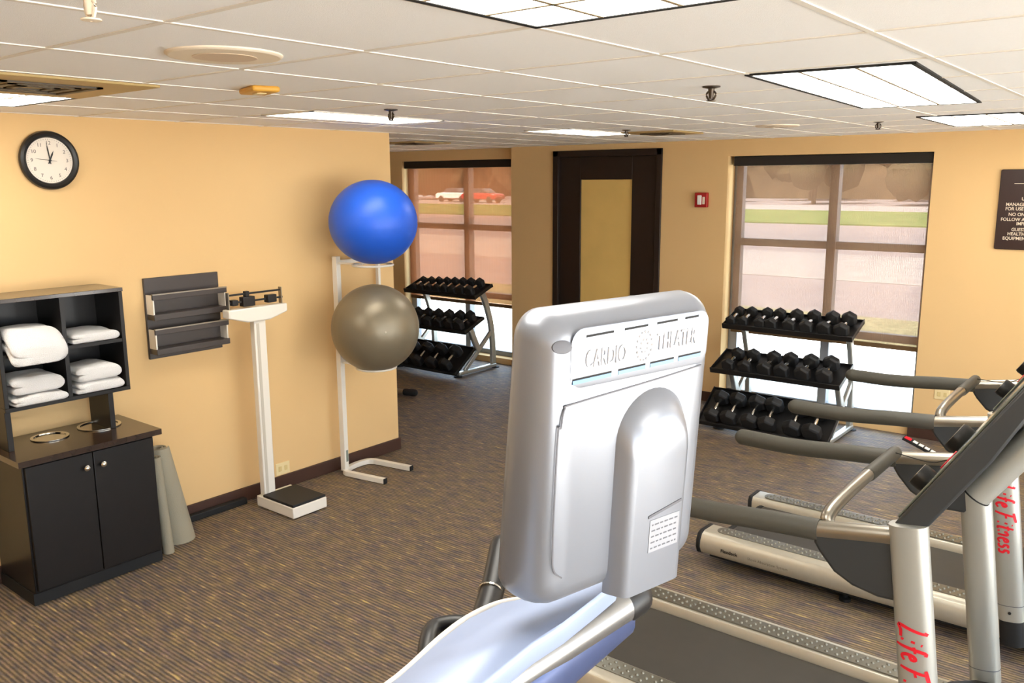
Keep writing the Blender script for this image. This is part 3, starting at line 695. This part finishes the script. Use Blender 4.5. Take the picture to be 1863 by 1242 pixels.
def rack(ox, oy, label, where, counts, rz=0):
    t = thing('dumbbell_rack', label, 'dumbbell rack', (ox, oy, 0), rz)
    # tiers: (y_front, z_front, y_back, z_back)
    tiers = [(.15, .875, .46, .99), (.0, .49, .34, .62), (-.14, .035, .20, .285)]
    hw = .575
    for i, (ya, za, yb, zb) in enumerate(tiers):
        dy, dz = yb-ya, zb-za; L_ = math.hypot(dy, dz); a = math.atan2(dz, dy)
        M = Matrix.Translation((0, ya, za)) @ Matrix.Rotation(a, 4, 'X'); xo = (-.0, -.03, -.07)[i]
        m = MB(); h0 = -hw+xo; h1 = hw+xo+(0, 0, .02)[i]
        m.box((h0, 0, 0), (h1, L_, .012), M); m.box((h0, -.004, -.004), (h1, .012, .045), M); m.box((h0, L_-.008, -.004), (h1, L_, .035), M)
        m.box((h0, 0, 0), (h0+.008, L_, .04), M); m.box((h1-.008, 0, 0), (h1, L_, .04), M)
        m.build('tray', M_black, t, bevel=.003)
    for s_ in (-1, 1):
        x = s_*(hw-.10)
        pr = [(-.022, -.035), (.022, -.035), (.022, .035), (-.022, .035)]
        MB().sweep(smooth_path([(x, .56, .03), (x, .555, .28), (x, .52, .55), (x, .43, .80), (x, .36, .935)], 6), pr, up=Vector((0, 1, 0))).build('rear_upright', M_silver, t, bevel=.008)
        MB().sweep(smooth_path([(x, .16, .52), (x, .22, .40), (x, .30, .24), (x, .25, .13), (x, .14, .09)][:3], 5), pr, up=Vector((0, 1, 0))).build('front_upright', M_silver, t, bevel=.008)
        MB().sweep([(x, .05, .05), (x, .28, .24), (x, .545, .46)], [(-.016, -.025), (.016, -.025), (.016, .025), (-.016, .025)], up=Vector((0, 1, 0))).build('brace', M_silver, t, bevel=.006)
        MB().box((x-.028, -.06, .012), (x+.028, .60, .055)).build('foot_bar', M_silver, t, bevel=.012)
        for y in (-.06, .60): MB().lathe([(0, 0), (.05, 0), (.05, .008), (.035, .015), (0, .015)], Matrix.Translation((x, y, 0)), 20).build('foot_pad', M_cap, t)
    proto = {}
    rows = [('top', counts[0], .052, .068), ('middle', counts[1], .064, .076), ('bottom', counts[2], .080, .088)]
    for (nm, xs, ra, rb), (ya, za, yb, zb) in zip(rows, tiers):
        n = len(xs); dy, dz = yb-ya, zb-za; L_ = math.hypot(dy, dz); a = math.atan2(dz, dy)
        for k, x in enumerate(xs):
            r = ra+(rb-ra)*k/max(1, n-1); key = round(r, 4)
            hl = r*.98; gl = .135
            lab = '%s black hex dumbbell from the left on the %s tier of the %s rack' % (ORD[k] if nm != 'x' else '', nm, where)
            if k == n-1: lab = 'last black hex dumbbell at the right end of the %s tier of the %s rack' % (nm, where)
            if key in PROTO: d = dup(PROTO[key], (0, 0, 0))
            else: d = PROTO[key] = make_dumbbell(r, hl, gl)
            tot = gl+2*hl; yc = .015+tot/2
            base = Vector((x, ya, za)) + Vector((0, math.cos(a)*yc - math.sin(a)*.014, math.sin(a)*yc + math.cos(a)*.014))
            Mz = Matrix.Translation((ox, oy, 0)) @ Matrix.Rotation(rz, 4, 'Z')
            d.matrix_world = Mz @ Matrix.Translation(base) @ Matrix.Rotation(a, 4, 'X') @ Matrix.Rotation(random.uniform(-.05, .05), 4, 'Z')
            d['label'] = lab; d['category'] = 'dumbbell'; d['group'] = '%s tier dumbbells of the %s rack' % (nm, where)
    return t
PROTO = {}
rack(-2.72, 7.0, 'three-tier dumbbell rack with silver legs below the right window', 'right',
     ([-.50, -.385, -.235, -.125, .03, .18, .335, .475], [-.44, -.29, -.105, .045, .225, .40], [-.50, -.34, -.155, .0, .22, .39]))
rack(-6.90, 7.08, 'three-tier dumbbell rack with silver legs by the left window', 'left',
     ([-.43, -.30, -.175, -.05, .075, .2, .325, .46], [-.40, -.23, -.06, .11, .28, .43][:6], [-.30, -.08, .14, .36]))

# ------------------------------------------------------------------ treadmills
# Life Fitness lettering: brush strokes in unit space (x along the reading direction, y up), sheared
GL = {'L': (.62, [[(.42, 1.15), (.22, .5), (.02, -.05), (.3, .02), (.62, .0)], [(.42, 1.15), (.30, 1.02)]]), 'i': (.28, [[(.18, .62), (.08, 0)], [(.26, .86), (.29, .92)]]),
      'f': (.40, [[(.52, 1.02), (.36, 1.0), (.2, .4), (.06, -.22)], [(.10, .56), (.42, .6)]]), 'e': (.42, [[(.08, .32), (.34, .42), (.30, .6), (.14, .5), (.08, .18), (.2, 0), (.4, .1)]]),
      'F': (.66, [[(.36, 1.02), (.22, .45), (.06, -.1)], [(.12, 1.0), (.45, 1.04), (.78, 1.1)], [(.2, .52), (.5, .56)]]), 't': (.34, [[(.28, .95), (.16, .4), (.12, .04), (.26, .02)], [(.06, .62), (.38, .66)]]),
      'n': (.46, [[(.14, .6), (.05, 0)], [(.10, .42), (.26, .6), (.36, .5), (.30, .0)]]), 's': (.36, [[(.34, .56), (.18, .6), (.14, .4), (.28, .26), (.22, .04), (.04, .04)]]), ' ': (.22, [])}
def lettering(txt, H_, mapf, thick=.085, lift=.0012):
    m = MB(); x = 0
    for ch in txt:
        w_, strokes = GL[ch]
        for st in strokes:
            P = smooth_path([(a+x, b, 0) for a, b in st], 3) if len(st) > 2 else [Vector((a+x, b, 0)) for a, b in st]
            Lr, Rr = [], []
            for i, p in enumerate(P):
                tt = (P[min(i+1, len(P)-1)]-P[max(i-1, 0)]); tt.normalize(); nrm = Vector((-tt.y, tt.x, 0))
                kk = thick*(.75+.25*math.sin(PI*i/max(1, len(P)-1)))
                for lst, sg in ((Lr, 1), (Rr, -1)):
                    q = p+nrm*kk*sg; lst.append(m.bm.verts.new(mapf(q.x*H_, q.y*H_, lift)))
            for i in range(len(P)-1): m.face([Lr[i], Lr[i+1], Rr[i+1], Rr[i]])
        x += w_*1.05
    return m
def make_treadmill():
    t = thing('treadmill', 'x', 'treadmill')
    X0, X1 = -2.07, .12          # rear, front (treadmill faces +x); y = 0 is the centre line
    # running belt and deck between the rails
    MB().box((X0+.10, -.27, .075), (-.55, .27, .158)).build('running_belt', M_belt, t, bevel=.012)
    MB().tube([(X0+.09, -.27, .12), (X0+.09, .27, .12)], .038, n=16).build('rear_roller', M_cap, t)
    MB().box((X0+.06, -.40, .05), (-.3, .40, .075)).build('underframe', M_cap, t)
    for s_ in (-1, 1):
        prof = [(.27, .17), (.285, .196), (.40, .200), (.432, .188), (.452, .155), (.455, .115), (.437, .078), (.40, .062), (.29, .062), (.27, .09)]
        rl = MB().prism([(s_*a, b) for a, b in prof], 0, X0+.02, X1-.12).build('side_rail', M_silverw, t, bevel=.003, smooth=50)
        pc = [(a, b) for a, b in prof]
        MB().prism([(s_*(a*1.0+(.004 if a > .35 else -.003)), b+(.003 if b > .12 else -.003)) for a, b in prof], 0, X0-.005, X0+.022).build('end_cap', M_cap, rl, bevel=.006)
        # tread plate: rounded strip with rows of raised dots
        n = 8; ol = [(X0+.08+.045-.045*math.cos(a), s_*.345+.045*math.sin(a)) for a in [(-PI/2+PI*i/n) for i in range(n+1)]]
        ol = [(X0+.125+.045*math.cos(a), s_*.343+.045*math.sin(a)) for a in [PI/2+PI*i/n for i in range(n+1)]] + [(-.50, s_*.343-.045), (-.50, s_*.343+.045)]
        m = MB().prism(ol, 2, .196, .2035); x = X0+.12; k = 0
        while x < -.52:
            for j in (-1, 0, 1): m.dome((x+.012*j, s_*.343+.026*j, .2030), .0085, .0075, 7)
            x += .043; k += 1
        m.build('tread_plate', M_plate, rl, smooth=50)
        # leveller foot
        MB().lathe([(0, 0), (.03, 0), (.03, .015), (.012, .02), (.012, .07), (0, .07)], Matrix.Translation((-1.25, s_*.36, 0)), 16).build('leveller_foot', M_cap, t)
        MB().lathe([(0, 0), (.035, 0), (.035, .03), (0, .03)], Matrix.Translation((X1-.3, s_*.36, 0)), 16).build('leveller_foot', M_cap, t)
        # upright: oval section leaning back towards the runner
        y = s_*.47; a0, a1 = Vector((-.475, y, .20)), Vector((-.60, y, 1.16)); rs = []
        ax_ = (a1-a0).normalized(); fwd = Vector((1, 0, .13)).normalized()
        def sect(c, ka=1, kb=1): return [c + fwd*(.056*ka*math.copysign(abs(math.cos(th))**.8, math.cos(th))) + Vector((0, 1, 0))*(.040*kb*math.copysign(abs(math.sin(th))**.8, math.sin(th))) for th in [2*PI*i/28 for i in range(28)]]
        rs = [sect(a0, .93, .93), sect(a0+ax_*.02), sect(a0+ax_*.5), sect(a1)]
        up = MB().rings(rs).build('upright', M_silver, t, smooth=50)
        rs = [sect(a0-ax_*.12, .9, .9), sect(a0-ax_*.001, .9, .9)]
        MB().rings(rs).build('upright_base', M_cap, up)
        MB().rings([sect(a0+ax_*.075, 1.012, 1.012), sect(a0+ax_*.078, 1.012, 1.012)]).build('seam', M_tvseam, up)
        MB().lathe([(0, 0), (.007, 0), (.007, .003), (0, .003)], frame(a0+ax_*.045+Vector((.0, s_*.041, 0)), (1, 0, 0), (0, 0, 1), (0, s_, 0)), 14).build('bolt', M_cap, up)
        # lettering runs down the outer and the inner face of each upright
        def mapf(u, v, l, s_=s_, a0=a0, ax_=ax_):
            c = a0 + ax_*(.66-u); tt = (v-.032)/.056; tt = max(-.97, min(.97, tt))
            return c + fwd*(tt*(.056+l)) - Vector((0, 1, 0))*((.040+l)*max(.02, (1-abs(tt)**2.5))**(.4))
        if s_ == -1: lettering('Life Fitness', .066, mapf).build('lettering', M_redink, up, label='red brand lettering')
        # handrail: foam grip, silver tube, gusset
        yh = s_*.46; hp = smooth_path([(-1.53, yh, 1.035), (-1.30, yh, 1.035), (-1.05, yh, 1.055), (-.87, yh, 1.067)], 5)
        hr = MB().tube(hp, .036, n=18, round_ends=False).build('handrail_grip', M_grip, t)
        MB().tube([(-1.54, yh, 1.035), (-1.531, yh, 1.035)], .0361, n=18, round_ends=True).build('grip_end', M_grip, hr)
        MB().tube([(-.872, yh, 1.068), (-.60, yh, 1.112)], .031, n=16).build('handrail_tube', M_alu, t)
        gp = [(-.88, 1.085), (-.88, 1.03), (-.86, 1.0), (-.81, .945), (-.75, .915), (-.67, .90), (-.575, .905), (-.60, 1.10)]
        MB().prism(gp, 1, min(yh-.026, yh+.026), max(yh-.026, yh+.026)).build('gusset', M_char, t, bevel=.012)
    MB().tube(smooth_path([(-.855, -.43, 1.075), (-.86, -.40, 1.11), (-.86, -.2, 1.125), (-.86, .2, 1.125), (-.86, .36, 1.12)], 5), .023, n=16, round_ends=True).build('cross_bar', M_alu, t)
    MB().tube([(-.86, .02, 1.125), (-.86, .365, 1.12)], .0265, n=16, round_ends=True).build('bar_grip', M_grip, t)
    # motor cover
    MB().prism([(-.62, .07), (-.60, .205), (-.50, .25), (-.15, .29), (.08, .26), (.16, .16), (.16, .05), (-.6, .05)], 1, -.40, .40).build('motor_cover', M_black, t, bevel=.02, smooth=50)
    # console: thick slab tilted towards the runner
    dirv = Vector((.36, 0, .56)).normalized(); nv = Vector((-.56, 0, .36)).normalized()
    O = Vector((-.665, 0, 1.115)); A = O; L_ = .64; D = .075
    Mx = frame(O, dirv, (0, 1, 0), nv)       # local x = up the slab, y = across, z = out of its face
    MB().prism([(0, 0), (L_, 0), (L_, -D*.7), (L_*.6, -D), (.03, -D), (0, -D*.6)], 1, -.475, .475, Mx).build('console', M_char, t, bevel=.008)
    MB().box((.05, -.43, .0), (L_-.03, .43, .008), Mx).build('console_face', M_display, t, bevel=.003)
    for u_, y, r_ in ((.07, -.09, .043), (.15, .235, .056)):
        ch = MB().lathe([(0, 0), (r_*.9, 0), (r_, .015), (r_, .042), (r_*.93, .052), (r_*.85, .052), (r_*.8, .02), (0, .02)], Mx @ Matrix.Translation((u_, y, 0)), 32).build('cup_holder', M_black, t)
        MB().lathe([(r_*.84, .0515), (r_*.94, .0515), (r_*.94, .0535), (r_*.84, .0535)], Mx @ Matrix.Translation((u_, y, 0)), 32).build('holder_rim', M_alu, ch)
    MB().box((.12, -.05, .008), (.17, .05, .012), Mx).build('stop_button', M_redink, t, bevel=.004, label='red stop button')
    MB().tube(smooth_path([Mx @ Vector((.10, .12, .01)), Mx @ Vector((.02, .2, .05)), Vector((-.84, .30, 1.14))], 8), .002, n=6).build('safety_cord', M_cap, t)
    # half-round silver neck carrying the console
    for y in (-.30, .30):
        P0 = Mx @ Vector((.22, y, -D-.035)); P1 = Mx @ Vector((L_+.25, y, -D-.05))
        nk = MB().tube([P0, P1], .045, n=24).build('console_neck', M_silver, t)
        MB().tube([P0-dirv*.004, P0+dirv*.0001], .047, n=24).build('neck_rim', M_cap, nk)
    return t
T1 = make_treadmill(); T1.location = (0, 3.15, 0)
T1['label'] = 'nearest treadmill, its console and front upright filling the lower right'; T1['group'] = 'treadmills in a row'
T2 = dup(T1, (-.01, 4.74, 0), label='second treadmill, behind the nearest one, towards the right window', group='treadmills in a row')
for c in T2.children:       # small print on the near rail of the second treadmill
    pass
me = text_mesh('Flexdeck', .028, .0004, frame((-1.93, 4.74-.4565, .118), (1, 0, 0), (0, 0, 1), (0, -1, 0)), 'rail_lettering', M_ink, T2, font_offset=.0006)
me.location = (-T2.location.x, -T2.location.y, 0)
me = text_mesh('Shock Absorption System', .022, .0004, frame((-1.77, 4.74-.4565, .118), (1, 0, 0), (0, 0, 1), (0, -1, 0)), 'rail_lettering', mat('print_grey', (120, 112, 98), .6), T2)
me.location = (-T2.location.x, -T2.location.y, 0)
# slanted tag hanging at the second treadmill's bar
m = MB(); Mt = frame((-.99, 4.19, 1.0), Vector((.93, 0, -.36)).normalized(), (0, 1, 0), Vector((.36, 0, .93)).normalized())
T2s = MB().box((0, -.02, -.012), (.17, .02, 0), Mt @ Matrix.Identity(4)); o = T2s.build('clip_strip', M_cap, T2); o.location = (-T2.location.x, -T2.location.y, 0)
m = MB(); m.box((.005, -.016, 0), (.035, .016, .002), Mt); q = m.build('red_mark', M_redink, o)
m = MB(); [m.box((.045+.028*k, -.014, 0), (.066+.028*k, .014, .002), Mt) for k in range(4)]; m.build('white_mark', M_white, o)

# ------------------------------------------------------------------ foreground elliptical with its television
a = math.radians(12.9); wv = Vector((math.sin(a), math.cos(a), 0)); nn = Vector((math.cos(a), -math.sin(a), 0)); tl = math.radians(6.5)
uu = math.sin(tl)*nn + math.cos(tl)*Vector((0, 0, 1)); n2 = math.cos(tl)*nn - math.sin(tl)*Vector((0, 0, 1))
TVM = frame((-.7105, .853, 1.626), wv, uu, n2)      # local x across, y up, z out of the back (towards the camera)
tv = thing('exercise_machine', 'silver television and console on a foreground exercise machine, seen from behind', 'exercise machine', (-.70, .55, 0))
tvi = tv.location
def put(o): o.location = (-tvi.x, -tvi.y, 0) if o.parent == tv else (0, 0, 0); return o
def rr_ring(x0, x1, y0, y1, r, z, n=8, M=TVM):
    return [M @ Vector((p[0]+(x0+x1)/2, p[1]+(y0+y1)/2, z)) for p in rrect(x1-x0, y1-y0, r, n)]
W_, H_ = .338, .415
SH = .05
TVB = TVM @ Matrix(((1, 0, 0, 0), (0, 1, 0, 0), (0, -SH, 1, SH*H_), (0, 0, 0, 1)))   # back face: the shell is deeper at its foot
m = MB(); rs = []
for ins, z in ((.012, -.012), (.003, -.010), (0, 0), (0, .012), (.002, .024), (.006, .034), (.013, .044), (.022, .051), (.034, .055), (.05, .0565)):
    kz = max(0, z)/.0565
    rs.append([TVM @ Vector((p[0]+W_/2, p[1]+(ins*.8+H_-ins)/2, z+kz*SH*(H_-(p[1]+(ins*.8+H_-ins)/2)))) for p in rrect(W_-2*ins, H_-ins*1.8, max(.036-ins*.4, .014), 8)])
m.rings(rs); shell = put(m.build('television_shell', M_tv, tv, smooth=70))
put(MB().box((.02, .02, -.014), (W_-.02, H_-.02, -.0115), TVM).build('screen', mat('screen_black', (14, 14, 18), .1), tv))
# mounting boss: arched raised pill
m = MB(); rs = []
def arch(cx, hw, y0, y1, z, n=20):
    pts = [(cx+hw, y0), (cx+hw, y1-hw)] + [(cx+hw*math.cos(PI*i/n), y1-hw+hw*math.sin(PI*i/n)) for i in range(1, n)] + [(cx-hw, y1-hw), (cx-hw, y0)]
    return [TVB @ Vector((x, y, z)) for x, y in pts]
for hw, y1, z in ((.072, .300, .050), (.070, .297, .057), (.062, .278, .071), (.055, .264, .080), (.048, .255, .082)): rs.append(arch(.203, hw, .002, y1, z))
m.rings(rs); put(m.build('mounting_boss', M_tv, tv, smooth=50))
# seams of the access panel
m = MB()
def seam(pts, r=.0011, z=.0568):
    m.sweep([TVB @ Vector((x, y, z)) for x, y in smooth_path([(p[0], p[1], 0) for p in pts], 5) and [(q.x, q.y) for q in smooth_path([(p[0], p[1], 0) for p in pts], 5)]], [(-r, -.0004), (r, -.0004), (r, .0006), (-r, .0006)], up=n2)
seam([(.300, .3165), (.2, .309), (.05, .300), (.036, .296), (.032, .285)], z=.0568); seam([(.032, .285), (.030, .27), (.026, .268), (.025, .2), (.026, .10), (.030, .07), (.045, .055)])
put(m.build('panel_seam', M_tvseam, shell))
# logo: raised bars of CARDIO (wheel) THEATER
lm = MB()
me = text_mesh('CARDIO', .034, .0012, TVB @ Matrix.Translation((.066, .345, .0575)), None, None, None, squeeze=.58); lm.bm.from_mesh(me)
me = text_mesh('THEATER', .034, .0012, TVB @ Matrix.Translation((.200, .352, .0575)), None, None, None, squeeze=.58); lm.bm.from_mesh(me)
for k in range(16):
    an = 2*PI*k/16; lm.dome((0, 0, 0), .001, .001, 4) if False else None
    c = (.176+.015*math.cos(an), .361+.020*math.sin(an)); lm.lathe([(0, 0), (.0019, 0), (.0014, .0018), (0, .002)], TVB @ Matrix.Translation((c[0], c[1], .0572)), 8)
for k in range(8):
    an = 2*PI*k/8+.3; c = (.176+.007*math.cos(an), .361+.009*math.sin(an)); lm.lathe([(0, 0), (.0018, 0), (.0013, .0018), (0, .002)], TVB @ Matrix.Translation((c[0], c[1], .0572)), 8)
put(lm.build('logo', M_tvlet, shell))
m = MB()
for i, (x0_, x1_) in enumerate(((.066, .115), (.135, .180), (.198, .240), (.256, .285))):
    m.prism([(x0_, .3855+.02*(x0_-.06)), (x1_, .3855+.02*(x1_-.06)), (x1_, .3885+.02*(x1_-.06)), (x0_, .3885+.02*(x0_-.06))], 2, .0545, .0574, TVB)
put(m.build('vent_slot', M_cap, shell, label='row of dark vent slots'))
m = MB(); m2 = MB()
for i, (x0_, x1_) in enumerate(((.046, .115), (.128, .180), (.19, .238), (.248, .296))):
    m.prism([(x0_, .326+.02*(x0_-.06)), (x1_, .326+.02*(x1_-.06)), (x1_, .331+.02*(x1_-.06)), (x0_, .331+.02*(x0_-.06))], 2, .0545, .0576, TVB)
    m2.prism([(x0_, .331+.02*(x0_-.06)), (x1_, .331+.02*(x1_-.06)), (x1_, .3335+.02*(x1_-.06)), (x0_, .3335+.02*(x0_-.06))], 2, .0545, .0575, TVB)
put(m.build('vent_slot', M_slotb, shell, label='row of blue-grey vent slots')); put(m2.build('slot_shadow_gap', M_cap, shell))
m = MB(); m.rings([rr_ring(.042, .31, .318, .398, .02, .0562, M=TVB), rr_ring(.046, .306, .322, .394, .018, .0571, M=TVB)], cap=True); put(m.build('logo_panel', M_tv, shell))
m = MB(); m.lathe([(0, -.01), (.014, -.01), (.014, .0015), (.011, .0022), (0, .0022)], TVB @ Matrix.Translation((.030, .376, .0515)) @ Matrix.Rotation(-.25, 4, 'Y') @ Matrix.Rotation(-.2, 4, 'X') @ Matrix.Diagonal((1, .62, 1, 1)), 24); put(m.build('release_button', M_tvseam, shell))
m = MB(); m.box((.186, .062, .0815), (.248, .112, .0828), TVB); put(m.build('rating_label', M_label, shell))
m = MB(); m.prism([(.182, .116), (.250, .127), (.250, .131), (.182, .120)], 2, .0815, .0832, TVB)
rl_ = random.Random(3)
for r_ in range(5):
    x = .190
    while x < .242:
        l_ = rl_.uniform(.003, .009); m.box((x, .067+r_*.009, .0828), (min(x+l_, .244), .069+r_*.009, .0831), TVB); x += l_+.003
put(m.build('label_print', M_tvseam, shell))

# console arm (a broad curved cowl), tube and lower lip, all running along y
poly = [(-.70, .30), (-.725, .55), (-.735, .68), (-.757, .78), (-.765, .85), (-.757, .91), (-.732, .95), (-.708, .985), (-.708, 1.03), (-.702, 1.10), (-.655, 1.075), (-.650, 1.01), (-.645, .92), (-.648, .85), (-.640, .75), (-.63, .55), (-.60, .30)]
m = MB(); rs = []
cx_, cy_ = -.69, .8
for k, z in ((.96, 1.548), (1, 1.554), (1, 1.572), (.985, 1.578), (.93, 1.581)):
    rs.append([Vector((-.69+(x+.69)*k, y, z)) for x, y in poly])
m.rings(rs); arm = put(m.build('console_cowl', M_arm, tv, smooth=50))
m = MB(); rim = [Vector((x-.003, y, 1.572)) for x, y in poly[:10]]; m.sweep(smooth_path(rim, 4), [(.006*math.cos(2*PI*i/10), .010*math.sin(2*PI*i/10)) for i in range(10)])
put(m.build('cowl_edge', M_white, arm, label='cream edge of the cowl'))
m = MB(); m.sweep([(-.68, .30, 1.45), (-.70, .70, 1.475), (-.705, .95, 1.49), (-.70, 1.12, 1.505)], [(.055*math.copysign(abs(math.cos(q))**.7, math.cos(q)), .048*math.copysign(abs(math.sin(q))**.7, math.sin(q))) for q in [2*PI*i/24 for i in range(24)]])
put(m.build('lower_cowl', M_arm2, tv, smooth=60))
TB = Vector((-.672, 1.118, 1.518)); TA = TB + (Vector((-.689, .80, 1.518))-TB)*3.2
put(MB().tube([TA, TB], .031, n=22).build('console_tube', mat('gunmetal', (150, 150, 150), .25, metal=.8), tv))
put(MB().tube([TB, TB+(TB-TA).normalized()*.035], .0325, n=22, round_ends=True).build('tube_cap', M_black, tv))
# black handlebars beyond the cowl
put(MB().tube(smooth_path([(-.77, .55, 1.34), (-.785, .74, 1.44), (-.81, .80, 1.495), (-.845, .845, 1.515), (-.865, .885, 1.515), (-.835, .925, 1.51), (-.77, .90, 1.50)], 7), .0135, n=14).build('handlebar', M_black, tv))
hb = put(MB().tube(smooth_path([(-.76, .86, 1.46), (-.83, .95, 1.49), (-.875, 1.035, 1.52), (-.91, 1.10, 1.56)], 6), .021, n=16, round_ends=True).build('side_grip', M_black, tv))
put(MB().tube([(-.869, 1.02, 1.516), (-.8705, 1.023, 1.517)], .0218, n=20).build('grip_ring', M_chrome, hb))
# mast, base frame and pedals (mostly out of the picture)
put(MB().sweep(smooth_path([(-.55, .55, .08), (-.60, .50, .6), (-.66, .44, 1.2), (-.69, .42, 1.46)], 5), [(.05*math.cos(q), .05*math.sin(q)) for q in [2*PI*i/20 for i in range(20)]], up=Vector((0, 1, 0))).build('mast', M_silver, tv))
m = MB(); m.box((-1.9, .50, .02), (-.45, .60, .09)); m.box((-.55, .25, 0), (-.45, .85, .06)); m.box((-1.9, .30, 0), (-1.8, .80, .06)); put(m.build('base_frame', M_silver, tv, bevel=.01))
for y in (.38, .64): put(MB().box((-1.35, y, .16), (-.98, y+.12, .20)).build('pedal', M_black, tv, bevel=.01))
